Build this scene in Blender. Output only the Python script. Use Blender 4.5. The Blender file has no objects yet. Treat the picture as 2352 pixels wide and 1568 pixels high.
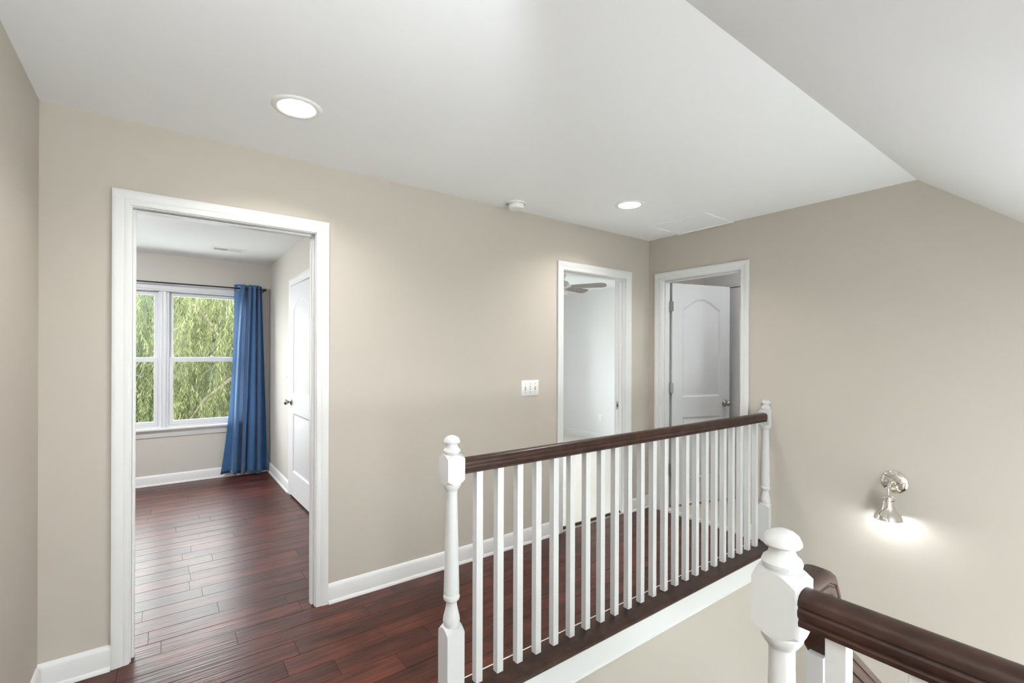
import bpy, bmesh, math, random
import numpy as np
from mathutils import Vector, Matrix

random.seed(7)
rng = np.random.default_rng(7)
scene = bpy.context.scene
COL = scene.collection
R = math.radians

# ------------------------------------------------------------------ camera
# X runs along the long hall wall, Y runs through it, Z up; floor is z = 0
YAW, ROLL = R(53.3689), R(-0.1947)
F = Vector((math.cos(YAW), math.sin(YAW), 0))
RV = Vector((math.sin(YAW), -math.cos(YAW), 0))
ZV = Vector((0, 0, 1))
RT = math.cos(ROLL) * RV - math.sin(ROLL) * ZV
UP = math.sin(ROLL) * RV + math.cos(ROLL) * ZV
cam = bpy.data.objects.new('camera', bpy.data.cameras.new('camera'))
COL.objects.link(cam)
cam.data.sensor_fit = 'HORIZONTAL'
cam.data.sensor_width = 36
cam.data.lens = 1081.4457 / 2352 * 36
cam.data.shift_y = 28.195 / 2352
cam.data.clip_start = 0.02
cam.matrix_world = Matrix(((RT.x, UP.x, -F.x, 0), (RT.y, UP.y, -F.y, 0), (RT.z, UP.z, -F.z, 1.3982), (0, 0, 0, 1)))
scene.camera = cam

# ------------------------------------------------------------------ world, light, exposure
world = bpy.data.worlds.new('world')
scene.world = world
world.use_nodes = True
bg = world.node_tree.nodes['Background']
bg.inputs['Color'].default_value = (0.93, 0.97, 1.0, 1)      # even overcast sky
bg.inputs['Strength'].default_value = 4.7

def portal(name, loc, size, facing):
    """light portal filling a window opening; it only guides the sky light"""
    l = bpy.data.lights.new(name, 'AREA')
    l.shape = 'RECTANGLE'
    l.size, l.size_y = size
    l.cycles.is_portal = True
    o = bpy.data.objects.new(name, l)
    COL.objects.link(o)
    o.location = loc
    o.rotation_euler = Vector(facing).to_track_quat('-Z', 'Z').to_euler()
portal('bedroom_window_portal', (0.02, 6.40, 1.33), (1.8, 1.6), (0, -1, 0))
portal('carpet_room_window_portal', (3.5, 6.40, 1.33), (1.9, 1.6), (0, -1, 0))
portal('added_dormer_portal', (0.105, -1.78, 1.45), (0.9, 1.5), (0, 1, 0))  # belongs to the added dormer window
portal('added_foyer_portal', (2.2, -1.78, -0.9), (2.0, 1.9), (0, 1, 0))  # belongs to the added foyer window

def daylight(name, loc, size, facing, power, color=(0.94, 0.975, 1.0)):
    """area lamp added in a window opening to boost its daylight"""
    l = bpy.data.lights.new(name, 'AREA')
    l.shape = 'RECTANGLE'
    l.size, l.size_y = size
    l.energy = power
    l.color = color
    o = bpy.data.objects.new(name, l)
    COL.objects.link(o)
    o.location = loc
    o.rotation_euler = Vector(facing).to_track_quat('-Z', 'Z').to_euler()
daylight('bedroom_window_daylight', (0.015, 6.385, 1.335), (1.66, 1.44), (0, -1, 0), 15)
daylight('carpet_room_window_daylight', (3.5, 6.385, 1.335), (1.76, 1.44), (0, -1, 0), 16)
daylight('added_dormer_daylight', (0.105, -1.73, 1.45), (0.86, 1.46), (0, 1, 0), 11)  # frontal fill for the hall from an added dormer
daylight('added_foyer_daylight', (2.2, -1.73, -0.9), (1.96, 1.86), (0, 1, 0), 14)  # fill from the stairwell side through an added window

scene.view_settings.view_transform = 'Standard'
scene.view_settings.look = 'None'
scene.view_settings.gamma = 1
scene.view_settings.use_curve_mapping = False
scene.view_settings.exposure = 1.36
LENS_STRENGTH = 235.0      # recessed ceiling lamps
BULB_STRENGTH = 55.0      # stair sconce
FILL_PENDANT_STRENGTH = 24.0    # pendant added in the foyer as fill light
FILL_UPLIGHT_STRENGTH = 225.0   # added uplighter, stands in for flash bounced off the ceiling
FILL_DOME_STRENGTH = 80.0       # fill lamp added on the bedroom ceiling
SMALL_FILL_DOME_STRENGTH = 14.0 # fill lamp added on the vestibule ceiling
cy = scene.cycles
cy.use_denoising = True
cy.max_bounces = 14
cy.diffuse_bounces = 8
cy.glossy_bounces = 6
cy.transparent_max_bounces = 16
cy.caustics_reflective = False
cy.caustics_refractive = False
cy.sample_clamp_indirect = 8
cy.blur_glossy = 0.5

# ------------------------------------------------------------------ room dimensions
YA, XB, XL, H = 2.729, 3.599, -0.41, 2.44       # long wall, end wall, left wall, ceiling
TH = 0.115                                       # partition thickness
X1, YW = 1.03, 6.22                              # bedroom side wall, window wall
YC, SL = 0.81, 0.82                              # ceiling crease, slope
YS = -1.6                                        # south wall
XR = 5.68                                        # far wall of the carpeted room
HC = 2.1244                                      # top of the door casings
CW = 0.064                                       # casing width
LOW = -2.75                                      # lower storey floor
YN = 1.612                                       # stairwell face below the balustrade

# ------------------------------------------------------------------ helpers
WL = {}

def new_mat(name, color, rough=0.5, metal=0.0, coat=0.0, spec=0.5, bump=None, emis=None):
    m = bpy.data.materials.new(name)
    m.use_nodes = True
    nt = m.node_tree
    b = nt.nodes['Principled BSDF']
    b.inputs['Base Color'].default_value = (*color, 1)
    b.inputs['Roughness'].default_value = rough
    b.inputs['Metallic'].default_value = metal
    b.inputs['Coat Weight'].default_value = coat
    b.inputs['Specular IOR Level'].default_value = spec
    if emis:
        b.inputs['Emission Color'].default_value = (*emis[0], 1)
        b.inputs['Emission Strength'].default_value = emis[1]
    if bump:
        scale, strength, dist = bump
        tc = nt.nodes.new('ShaderNodeTexCoord')
        no = nt.nodes.new('ShaderNodeTexNoise')
        no.inputs['Scale'].default_value = scale
        no.inputs['Detail'].default_value = 3
        bp = nt.nodes.new('ShaderNodeBump')
        bp.inputs['Strength'].default_value = strength
        bp.inputs['Distance'].default_value = dist
        nt.links.new(tc.outputs['Object'], no.inputs['Vector'])
        nt.links.new(no.outputs['Fac'], bp.inputs['Height'])
        nt.links.new(bp.outputs['Normal'], b.inputs['Normal'])
    return m

class MB:
    """collects shapes into one mesh"""
    def __init__(self):
        self.v, self.f = [], []
    def add(self, vs, fs):
        n = len(self.v)
        self.v += [tuple(p) for p in vs]
        self.f += [tuple(i + n for i in q) for q in fs]
        return self
    def box(self, x0, y0, z0, x1, y1, z1):
        x0, x1 = min(x0, x1), max(x0, x1)
        y0, y1 = min(y0, y1), max(y0, y1)
        z0, z1 = min(z0, z1), max(z0, z1)
        vs = [(x, y, z) for z in (z0, z1) for y in (y0, y1) for x in (x0, x1)]
        return self.add(vs, [(0, 2, 3, 1), (4, 5, 7, 6), (0, 1, 5, 4), (2, 6, 7, 3), (0, 4, 6, 2), (1, 3, 7, 5)])
    def quad(self, *p):
        return self.add(p, [tuple(range(len(p)))])
    def loft(self, rings, closed=True, caps=True):
        n = len(rings[0])
        vs = [p for r in rings for p in r]
        fs = []
        for k in range(len(rings) - 1):
            for i in range(n if closed else n - 1):
                j = (i + 1) % n
                fs.append((k * n + i, k * n + j, (k + 1) * n + j, (k + 1) * n + i))
        if caps:
            fs.append(tuple(range(n - 1, -1, -1)))
            fs.append(tuple((len(rings) - 1) * n + i for i in range(n)))
        return self.add(vs, fs)
    def lathe(self, prof, c=(0, 0, 0), seg=32, axis='Z', a0=0, a1=360, caps=False):
        full = abs(a1 - a0) >= 360
        n = seg if full else seg + 1
        rings = []
        for r, h in prof:
            ring = []
            for i in range(n):
                a = R(a0 + (a1 - a0) * i / seg)
                x, y = r * math.cos(a), r * math.sin(a)
                p = {'Z': (x, y, h), 'Y': (x, h, y), 'X': (h, x, y)}[axis]
                ring.append((p[0] + c[0], p[1] + c[1], p[2] + c[2]))
            rings.append(ring)
        return self.loft(rings, closed=full, caps=caps)
    def tube(self, path, r, seg=10):
        path = [Vector([float(q) for q in p]) for p in path]
        rad = [float(q) for q in r] if isinstance(r, (list, tuple)) else [r] * len(path)
        rings, up = [], None
        for i, p in enumerate(path):
            d = (path[min(i + 1, len(path) - 1)] - path[max(i - 1, 0)]).normalized()
            if up is None:
                up = Vector((0, 0, 1)) if abs(d.z) < 0.9 else Vector((1, 0, 0))
            s = d.cross(up).normalized()
            up = s.cross(d).normalized()
            rings.append([p + rad[i] * (math.cos(2 * math.pi * k / seg) * s + math.sin(2 * math.pi * k / seg) * up) for k in range(seg)])
        return self.loft(rings)
    def slab(self, axis, a0, a1, us, vs, holes=()):
        """axis aligned wall/floor slab between a0 and a1 with rectangular holes"""
        gu = sorted(set([us[0], us[1]] + [h[k] for h in holes for k in (0, 1)]))
        gv = sorted(set([vs[0], vs[1]] + [h[k] for h in holes for k in (2, 3)]))
        gu = [u for u in gu if us[0] <= u <= us[1]]
        gv = [w for w in gv if vs[0] <= w <= vs[1]]
        def P(a, u, w):
            return {'X': (a, u, w), 'Y': (u, a, w), 'Z': (u, w, a)}[axis]
        def solid(i, j):
            if i < 0 or j < 0 or i >= len(gu) - 1 or j >= len(gv) - 1:
                return False
            u, w = (gu[i] + gu[i + 1]) / 2, (gv[j] + gv[j + 1]) / 2
            return not any(h[0] < u < h[1] and h[2] < w < h[3] for h in holes)
        for i in range(len(gu) - 1):
            for j in range(len(gv) - 1):
                if not solid(i, j):
                    continue
                u0, u1, w0, w1 = gu[i], gu[i + 1], gv[j], gv[j + 1]
                for a in (a0, a1):
                    self.quad(P(a, u0, w0), P(a, u1, w0), P(a, u1, w1), P(a, u0, w1))
                if not solid(i - 1, j): self.quad(P(a0, u0, w0), P(a1, u0, w0), P(a1, u0, w1), P(a0, u0, w1))
                if not solid(i + 1, j): self.quad(P(a0, u1, w0), P(a1, u1, w0), P(a1, u1, w1), P(a0, u1, w1))
                if not solid(i, j - 1): self.quad(P(a0, u0, w0), P(a1, u0, w0), P(a1, u1, w0), P(a0, u1, w0))
                if not solid(i, j + 1): self.quad(P(a0, u0, w1), P(a1, u0, w1), P(a1, u1, w1), P(a0, u1, w1))
        return self
    def mesh(self, name, smooth=None):
        me = bpy.data.meshes.new(name)
        me.from_pydata(self.v, [], self.f)
        bm = bmesh.new()
        bm.from_mesh(me)
        bmesh.ops.remove_doubles(bm, verts=bm.verts, dist=1e-6)
        bmesh.ops.recalc_face_normals(bm, faces=bm.faces)
        bm.to_mesh(me)
        bm.free()
        if smooth is not None:
            me.polygons.foreach_set('use_smooth', [True] * len(me.polygons))
            me.set_sharp_from_angle(angle=R(smooth))
        return me

def link(name, me, mat, parent=None, world=(0, 0, 0), bevel=None):
    o = bpy.data.objects.new(name, me)
    COL.objects.link(o)
    if mat is not None and me is not None and len(me.materials) == 0:
        me.materials.append(mat)
    w = Vector(world)
    if parent is not None:
        o.parent = parent
        o.location = w - WL[parent]
    else:
        o.location = w
    WL[o] = w
    if bevel:
        b = o.modifiers.new('Bevel', 'BEVEL')
        b.width, b.segments, b.limit_method, b.angle_limit = bevel, 2, 'ANGLE', R(40)
    return o

def obj(name, mb, mat, parent=None, smooth=None, bevel=None, world=(0, 0, 0)):
    return link(name, mb.mesh(name, smooth), mat, parent, world, bevel)

def tag(o, label=None, cat=None, group=None, kind=None):
    if label: o['label'] = label
    if cat: o['category'] = cat
    if group: o['group'] = group
    if kind: o['kind'] = kind
    return o

def struct(o, label, cat):
    return tag(o, label, cat, kind='structure')

def thing(name, loc, label, cat, group=None):
    return tag(link(name, None, None, world=loc), label, cat, group)

# ------------------------------------------------------------------ materials
WALL = new_mat('wall_paint', (0.49, 0.452, 0.400), 0.7, spec=0.25, bump=(260, 0.06, 0.002))
WALLB = new_mat('bedroom_wall_paint', (0.54, 0.515, 0.475), 0.7, spec=0.25, bump=(260, 0.06, 0.002))
COOL = new_mat('cool_white_wall_paint', (0.70, 0.71, 0.72), 0.7, spec=0.25)
CEIL = new_mat('ceiling_paint', (0.855, 0.87, 0.885), 0.9, spec=0.15)
TRIM = new_mat('white_trim_paint', (0.69, 0.695, 0.695), 0.4, spec=0.45, bump=(60, 0.05, 0.002))
DOORP = new_mat('white_door_paint', (0.62, 0.63, 0.635), 0.5, spec=0.3)
POST = new_mat('brushed_white_paint', (0.58, 0.585, 0.585), 0.5, spec=0.3)
PLASTIC = new_mat('white_plastic', (0.80, 0.80, 0.78), 0.35)
VINYL = new_mat('white_vinyl', (0.62, 0.625, 0.65), 0.4)
NICKEL = new_mat('satin_nickel', (0.42, 0.395, 0.365), 0.25, metal=1)
STEEL = new_mat('dull_steel', (0.20, 0.20, 0.195), 0.45, metal=0.8)
CHROME = new_mat('polished_nickel', (0.80, 0.75, 0.70), 0.08, metal=1)
BLACK = new_mat('black_metal', (0.012, 0.012, 0.013), 0.4)
DARKHOLE = new_mat('dark_slot', (0.05, 0.05, 0.05), 0.8)
CAULK = new_mat('pale_caulk', (0.74, 0.68, 0.60), 0.5)
BLADE = new_mat('taupe_blade', (0.30, 0.27, 0.26), 0.8, spec=0.1)
LENS = new_mat('lamp_lens', (1, 1, 1), 0.5, emis=((1.0, 0.96, 0.91), LENS_STRENGTH))
BULB = new_mat('bulb_glass', (1, 1, 1), 0.5, emis=((0.93, 0.965, 1.0), BULB_STRENGTH))
OPAL = new_mat('fill_pendant_glass', (1, 1, 1), 0.4, emis=((0.93, 0.965, 1.0), FILL_PENDANT_STRENGTH))  # glow of the added foyer pendant
TILE = new_mat('beige_sheet_floor', (0.58, 0.53, 0.47), 0.45, bump=(30, 0.1, 0.002))
BARK = new_mat('grey_bark', (0.13, 0.105, 0.085), 0.9, bump=(25, 0.8, 0.02))
LAWN = new_mat('lawn_green', (0.06, 0.09, 0.025), 0.9)

def brushed():
    """vertical brush marks in the white paint of the posts"""
    nt = POST.node_tree
    b = nt.nodes['Principled BSDF']
    tc = nt.nodes.new('ShaderNodeTexCoord')
    mp = nt.nodes.new('ShaderNodeMapping')
    mp.inputs['Scale'].default_value = (260, 260, 9)
    no = nt.nodes.new('ShaderNodeTexNoise')
    no.inputs['Scale'].default_value = 1
    no.inputs['Detail'].default_value = 2
    bp = nt.nodes.new('ShaderNodeBump')
    bp.inputs['Strength'].default_value = 0.10
    bp.inputs['Distance'].default_value = 0.002
    nt.links.new(tc.outputs['Object'], mp.inputs['Vector'])
    nt.links.new(mp.outputs['Vector'], no.inputs['Vector'])
    nt.links.new(no.outputs['Fac'], bp.inputs['Height'])
    nt.links.new(bp.outputs['Normal'], b.inputs['Normal'])
brushed()

def floor_mat():
    """dark red-brown hand-scraped boards; grain and ripples run along X"""
    m = bpy.data.materials.new('scraped_hardwood')
    m.use_nodes = True
    nt = m.node_tree
    L = nt.links.new
    b = nt.nodes['Principled BSDF']
    geo = nt.nodes.new('ShaderNodeNewGeometry')
    oi = nt.nodes.new('ShaderNodeObjectInfo')
    off = nt.nodes.new('ShaderNodeMath'); off.operation = 'MULTIPLY'; off.inputs[1].default_value = 37.0
    L(oi.outputs['Random'], off.inputs[0])
    comb = nt.nodes.new('ShaderNodeCombineXYZ')
    L(off.outputs[0], comb.inputs['X']); L(off.outputs[0], comb.inputs['Z'])
    add = nt.nodes.new('ShaderNodeVectorMath'); add.operation = 'ADD'
    L(geo.outputs['Position'], add.inputs[0]); L(comb.outputs[0], add.inputs[1])
    def noise(scale, detail, rough=0.5):
        mp = nt.nodes.new('ShaderNodeMapping'); mp.inputs['Scale'].default_value = scale
        no = nt.nodes.new('ShaderNodeTexNoise'); no.inputs['Scale'].default_value = 1
        no.inputs['Detail'].default_value = detail; no.inputs['Roughness'].default_value = rough
        L(add.outputs[0], mp.inputs['Vector']); L(mp.outputs[0], no.inputs['Vector'])
        return no.outputs['Fac']
    grain = noise((3.5, 55, 1), 5, 0.6)
    blotch = noise((4.5, 9, 1), 3)
    mixf = nt.nodes.new('ShaderNodeMath'); mixf.operation = 'ADD'
    L(grain, mixf.inputs[0]); L(blotch, mixf.inputs[1])
    mix2 = nt.nodes.new('ShaderNodeMath'); mix2.operation = 'MULTIPLY_ADD'
    L(oi.outputs['Random'], mix2.inputs[0]); mix2.inputs[1].default_value = 0.30
    L(mixf.outputs[0], mix2.inputs[2])
    ramp = nt.nodes.new('ShaderNodeValToRGB')
    mr = nt.nodes.new('ShaderNodeMapRange')
    mr.inputs['From Min'].default_value = 0.72; mr.inputs['From Max'].default_value = 1.55
    L(mix2.outputs[0], mr.inputs['Value']); L(mr.outputs[0], ramp.inputs['Fac'])
    e = ramp.color_ramp.elements
    e[0].position, e[0].color = 0.0, (0.020, 0.0062, 0.0044, 1)
    e[1].position, e[1].color = 1.0, (0.122, 0.032, 0.0200, 1)
    k = ramp.color_ramp.elements.new(0.5); k.color = (0.060, 0.0165, 0.0108, 1)
    L(ramp.outputs['Color'], b.inputs['Base Color'])
    b.inputs['Roughness'].default_value = 0.48
    b.inputs['Specular IOR Level'].default_value = 0.14
    b.inputs['Coat Weight'].default_value = 0.42
    b.inputs['Coat Roughness'].default_value = 0.27
    rip = noise((2.2, 70, 1), 1.5)
    fine = noise((14, 240, 1), 2)
    hs = nt.nodes.new('ShaderNodeMath'); hs.operation = 'MULTIPLY_ADD'
    L(fine, hs.inputs[0]); hs.inputs[1].default_value = 0.15; L(rip, hs.inputs[2])
    bump = nt.nodes.new('ShaderNodeBump')
    bump.inputs['Strength'].default_value = 0.4
    bump.inputs['Distance'].default_value = 0.004
    L(hs.outputs[0], bump.inputs['Height']); L(bump.outputs['Normal'], b.inputs['Normal']); L(bump.outputs['Normal'], b.inputs['Coat Normal'])
    return m
WOOD = floor_mat()

def rail_mat():
    m = new_mat('dark_stained_rail', (0.055, 0.026, 0.017), 0.36, coat=0.06, spec=0.3)
    nt = m.node_tree; L = nt.links.new
    b = nt.nodes['Principled BSDF']
    b.inputs['Coat Roughness'].default_value = 0.2
    tc = nt.nodes.new('ShaderNodeTexCoord')
    no = nt.nodes.new('ShaderNodeTexNoise'); no.inputs['Scale'].default_value = 18; no.inputs['Detail'].default_value = 4
    ramp = nt.nodes.new('ShaderNodeValToRGB')
    ramp.color_ramp.elements[0].position, ramp.color_ramp.elements[0].color = 0.35, (0.024, 0.0105, 0.0072, 1)
    ramp.color_ramp.elements[1].position, ramp.color_ramp.elements[1].color = 0.7, (0.050, 0.0225, 0.0148, 1)
    L(tc.outputs['Object'], no.inputs['Vector']); L(no.outputs['Fac'], ramp.inputs['Fac'])
    L(ramp.outputs['Color'], b.inputs['Base Color'])
    return m
RAIL = rail_mat()

def carpet_mat():
    m = new_mat('cream_carpet', (0.76, 0.735, 0.69), 0.95, spec=0.1, bump=(170, 0.9, 0.01))
    return m
CARPET = carpet_mat()

def fabric_mat():
    m = bpy.data.materials.new('blue_curtain_fabric')
    m.use_nodes = True
    nt = m.node_tree; L = nt.links.new
    b = nt.nodes['Principled BSDF']
    b.inputs['Base Color'].default_value = (0.034, 0.120, 0.285, 1)
    b.inputs['Roughness'].default_value = 0.55
    b.inputs['Sheen Weight'].default_value = 0.5
    b.inputs['Sheen Roughness'].default_value = 0.4
    tr = nt.nodes.new('ShaderNodeBsdfTranslucent')
    tr.inputs['Color'].default_value = (0.62, 0.76, 0.95, 1)
    mx = nt.nodes.new('ShaderNodeMixShader'); mx.inputs[0].default_value = 0.22
    L(b.outputs[0], mx.inputs[1]); L(tr.outputs[0], mx.inputs[2])
    L(mx.outputs[0], nt.nodes['Material Output'].inputs['Surface'])
    return m
FABRIC = fabric_mat()

def glass_mat():
    m = bpy.data.materials.new('window_glass')
    m.use_nodes = True
    nt = m.node_tree; L = nt.links.new
    nt.nodes.remove(nt.nodes['Principled BSDF'])
    t = nt.nodes.new('ShaderNodeBsdfTransparent'); t.inputs['Color'].default_value = (0.95, 0.97, 0.96, 1)
    g = nt.nodes.new('ShaderNodeBsdfGlossy'); g.inputs['Roughness'].default_value = 0.02
    fr = nt.nodes.new('ShaderNodeFresnel'); fr.inputs['IOR'].default_value = 1.1
    mx = nt.nodes.new('ShaderNodeMixShader')
    L(fr.outputs[0], mx.inputs[0]); L(t.outputs[0], mx.inputs[1]); L(g.outputs[0], mx.inputs[2])
    L(mx.outputs[0], nt.nodes['Material Output'].inputs['Surface'])
    return m
GLASS = glass_mat()

def leaf_mat(name, c0, c1, trans):
    m = bpy.data.materials.new(name)
    m.use_nodes = True
    nt = m.node_tree; L = nt.links.new
    b = nt.nodes['Principled BSDF']
    b.inputs['Roughness'].default_value = 0.5
    b.inputs['Specular IOR Level'].default_value = 0.3
    geo = nt.nodes.new('ShaderNodeNewGeometry')
    no = nt.nodes.new('ShaderNodeTexNoise'); no.inputs['Scale'].default_value = 1.0; no.inputs['Detail'].default_value = 4
    mp = nt.nodes.new('ShaderNodeMapping'); mp.inputs['Scale'].default_value = (3.4, 1.6, 0.9)
    L(geo.outputs['Position'], mp.inputs['Vector']); L(mp.outputs[0], no.inputs['Vector'])
    ad = nt.nodes.new('ShaderNodeMath'); ad.operation = 'MULTIPLY_ADD'; ad.inputs[1].default_value = 0.35
    L(geo.outputs['Random Per Island'], ad.inputs[0]); L(no.outputs['Fac'], ad.inputs[2])
    ramp = nt.nodes.new('ShaderNodeValToRGB')
    ramp.color_ramp.elements[0].position, ramp.color_ramp.elements[0].color = 0.40, (*c0, 1)
    ramp.color_ramp.elements[1].position, ramp.color_ramp.elements[1].color = 0.95, (*c1, 1)
    L(ad.outputs[0], ramp.inputs['Fac']); L(ramp.outputs['Color'], b.inputs['Base Color'])
    tr = nt.nodes.new('ShaderNodeBsdfTranslucent'); L(ramp.outputs['Color'], tr.inputs['Color'])
    mx = nt.nodes.new('ShaderNodeMixShader'); mx.inputs[0].default_value = trans
    L(b.outputs[0], mx.inputs[1]); L(tr.outputs[0], mx.inputs[2])
    L(mx.outputs[0], nt.nodes['Material Output'].inputs['Surface'])
    return m
WILLOW = leaf_mat('willow_leaf', (0.022, 0.032, 0.0105), (0.235, 0.245, 0.105), 0.3)
BROAD = leaf_mat('broad_leaf', (0.018, 0.032, 0.015), (0.085, 0.105, 0.048), 0.25)

# ------------------------------------------------------------------ openings
D1 = (-0.109, 0.678, 2.055)          # hall -> bedroom (X0, X1, head)
D2 = (2.5316, 3.269, 2.055)          # hall -> carpeted room
D3 = (1.874, 2.587, 2.055)           # hall -> vestibule (Y0, Y1, head)
D4 = (4.215, 5.03, 2.055)            # bedroom closet (Y0, Y1, head)
JB = 0.018                           # jamb board
WR = (0.04, 0.86)                    # right window unit
WLf = (-0.83, -0.01)                 # left window unit
WZ = (0.60, 2.07)

# ------------------------------------------------------------------ walls and ceilings
struct(obj('wall_north', MB().slab('Y', YA, YA + TH, (-2.8, 5.9), (-0.02, H + 0.04),
    [(D1[0] - JB, D1[1] + JB, -1, D1[2] + JB), (D2[0] - JB, D2[1] + JB, -1, D2[2] + JB)]), WALL),
    'long beige hall wall with two white cased doorways', 'wall')
struct(obj('wall_east', MB().slab('X', XB, XB + TH, (YS - 0.1, YA + 0.0), (LOW, H + 0.04),
    [(D3[0] - JB, D3[1] + JB, 0, D3[2] + JB)]), WALL),
    'beige end wall with the half-open door and the sconce', 'wall')
struct(obj('wall_west', MB().slab('X', XL - TH, XL, (YS - 0.1, YA), (-0.02, H + 0.04)), WALL),
    'beige hall wall at the left edge', 'wall')
struct(obj('wall_south', MB().slab('Y', YS - TH, YS, (XL - TH, XB + TH), (LOW, H + 0.04),
    [(-0.345, 0.555, 0.70, 2.20), (1.2, 3.2, -1.85, 0.05)]), WALL),
    'beige south wall with added dormer and foyer windows', 'wall')
struct(obj('wall_stairwell', MB().slab('Y', YN, YN + 0.1, (0.93, XB), (LOW, -0.02)), WALL),
    'beige stairwell wall below the white fascia', 'wall')
struct(obj('wall_landing', MB().slab('X', 0.83, 0.93, (YS, YN + 0.1), (LOW, -0.02)), WALL),
    'beige stairwell wall under the top of the stairs', 'wall')

# flat ceiling with round cut-outs for the recessed lamps
LAMPS = [(0.457, 2.151), (2.614, 2.148)]
def ceiling_patch(mb, cx, cyy, z, half, r, seg=32):
    sq, ci = [], []
    for i in range(seg):
        a = 2 * math.pi * i / seg
        c, s = math.cos(a), math.sin(a)
        k = half / max(abs(c), abs(s))
        sq.append((cx + c * k, cyy + s * k, z)); ci.append((cx + c * r, cyy + s * r, z))
    mb.loft([sq, ci], caps=False)
mb = MB()
hs = 0.12
mb2 = MB().slab('Z', H, H + 0.04, (XL, XB), (YC, YA), [(x - hs, x + hs, y - hs, y + hs) for x, y in LAMPS])
mb.v, mb.f = mb2.v, mb2.f
for x, y in LAMPS:
    ceiling_patch(mb, x, y, H, hs, 0.088)
mb.slab('Z', H, H + 0.04, (XL, 0.62), (YS, YC))
struct(obj('ceiling', mb, CEIL), 'flat white hall ceiling with recessed lamps', 'ceiling')
def zs(y): return H - (YC - y) * SL
mb = MB()
mb.loft([[(0.62, YC, H), (0.62, YC, H + 0.04), (0.62, YS, zs(YS) + 0.04), (0.62, YS, zs(YS))],
         [(XB, YC, H), (XB, YC, H + 0.04), (XB, YS, zs(YS) + 0.04), (XB, YS, zs(YS))]])
struct(obj('ceiling_slope', mb, CEIL), 'white sloped ceiling over the stairwell', 'ceiling')
mb = MB().loft([[(0.62, YC, H), (0.62, YS, zs(YS)), (0.62, YS, H)], [(0.66, YC, H), (0.66, YS, zs(YS)), (0.66, YS, H)]])
struct(obj('wall_dormer', mb, WALL), 'triangular beige cheek of the added dormer beside the sloped ceiling', 'wall')

# bedroom, closet, carpeted room and vestibule shells
struct(obj('wall_bedroom_north', MB().slab('Y', YW, YW + 0.15, (-2.8, 5.9), (-0.02, H + 0.04),
    [(WLf[0], WR[1], WZ[0], WZ[1]), (2.6, 4.4, WZ[0], WZ[1])]), WALLB),
    'pale bedroom wall around the tall windows', 'wall')
struct(obj('wall_bedroom_east', MB().slab('X', X1, X1 + TH, (YA + TH, YW), (-0.02, H + 0.04),
    [(D4[0] - JB, D4[1] + JB, -1, D4[2] + JB)]), WALLB),
    'pale bedroom side wall with the arched panel door', 'wall')
struct(obj('wall_bedroom_west', MB().slab('X', -2.75, -2.65, (YA + TH, YW), (-0.02, H + 0.04)), WALLB),
    'pale bedroom wall hidden left of the doorway', 'wall')
struct(obj('ceiling_bedroom', MB().slab('Z', H, H + 0.04, (-2.8, 5.9), (YA + TH, YW + 0.15)), CEIL),
    'white bedroom ceiling with a register', 'ceiling')
struct(obj('wall_carpet_west', MB().slab('X', 1.9, 2.0, (YA + TH, YW), (-0.02, H + 0.04)), COOL),
    'cool white partition between closet and carpeted room', 'wall')
struct(obj('wall_carpet_east', MB().slab('X', XR, XR + 0.1, (YA + TH, YW), (-0.02, H + 0.04)), COOL),
    'cool white wall of the carpeted room with outlet', 'wall')
struct(obj('wall_vestibule_east', MB().slab('X', 4.5, 4.6, (1.0, YA), (-0.02, H + 0.04)), COOL),
    'pale wall at the back of the vestibule', 'wall')
struct(obj('wall_vestibule_south', MB().slab('Y', 0.95, 1.05, (XB + TH, 4.6), (-0.02, H + 0.04)), COOL),
    'pale side wall of the vestibule', 'wall')
struct(obj('ceiling_vestibule', MB().slab('Z', H, H + 0.04, (XB, 4.6), (0.95, YA)), CEIL),
    'white ceiling of the vestibule behind the half-open door', 'ceiling')

# ------------------------------------------------------------------ floors
sub = MB()
sub.slab('Z', -0.20, -0.014, (XL, 0.88), (YS, YN))
sub.slab('Z', -0.20, -0.014, (XL, XB), (YN + 0.03, YA))
sub.slab('Z', -0.20, -0.014, (-2.65, X1 + TH + 0.5), (YA, YW))
floor = struct(obj('floor', sub, DARKHOLE), 'dark red-brown hand-scraped hardwood floor of hall and bedroom', 'floor')

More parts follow.
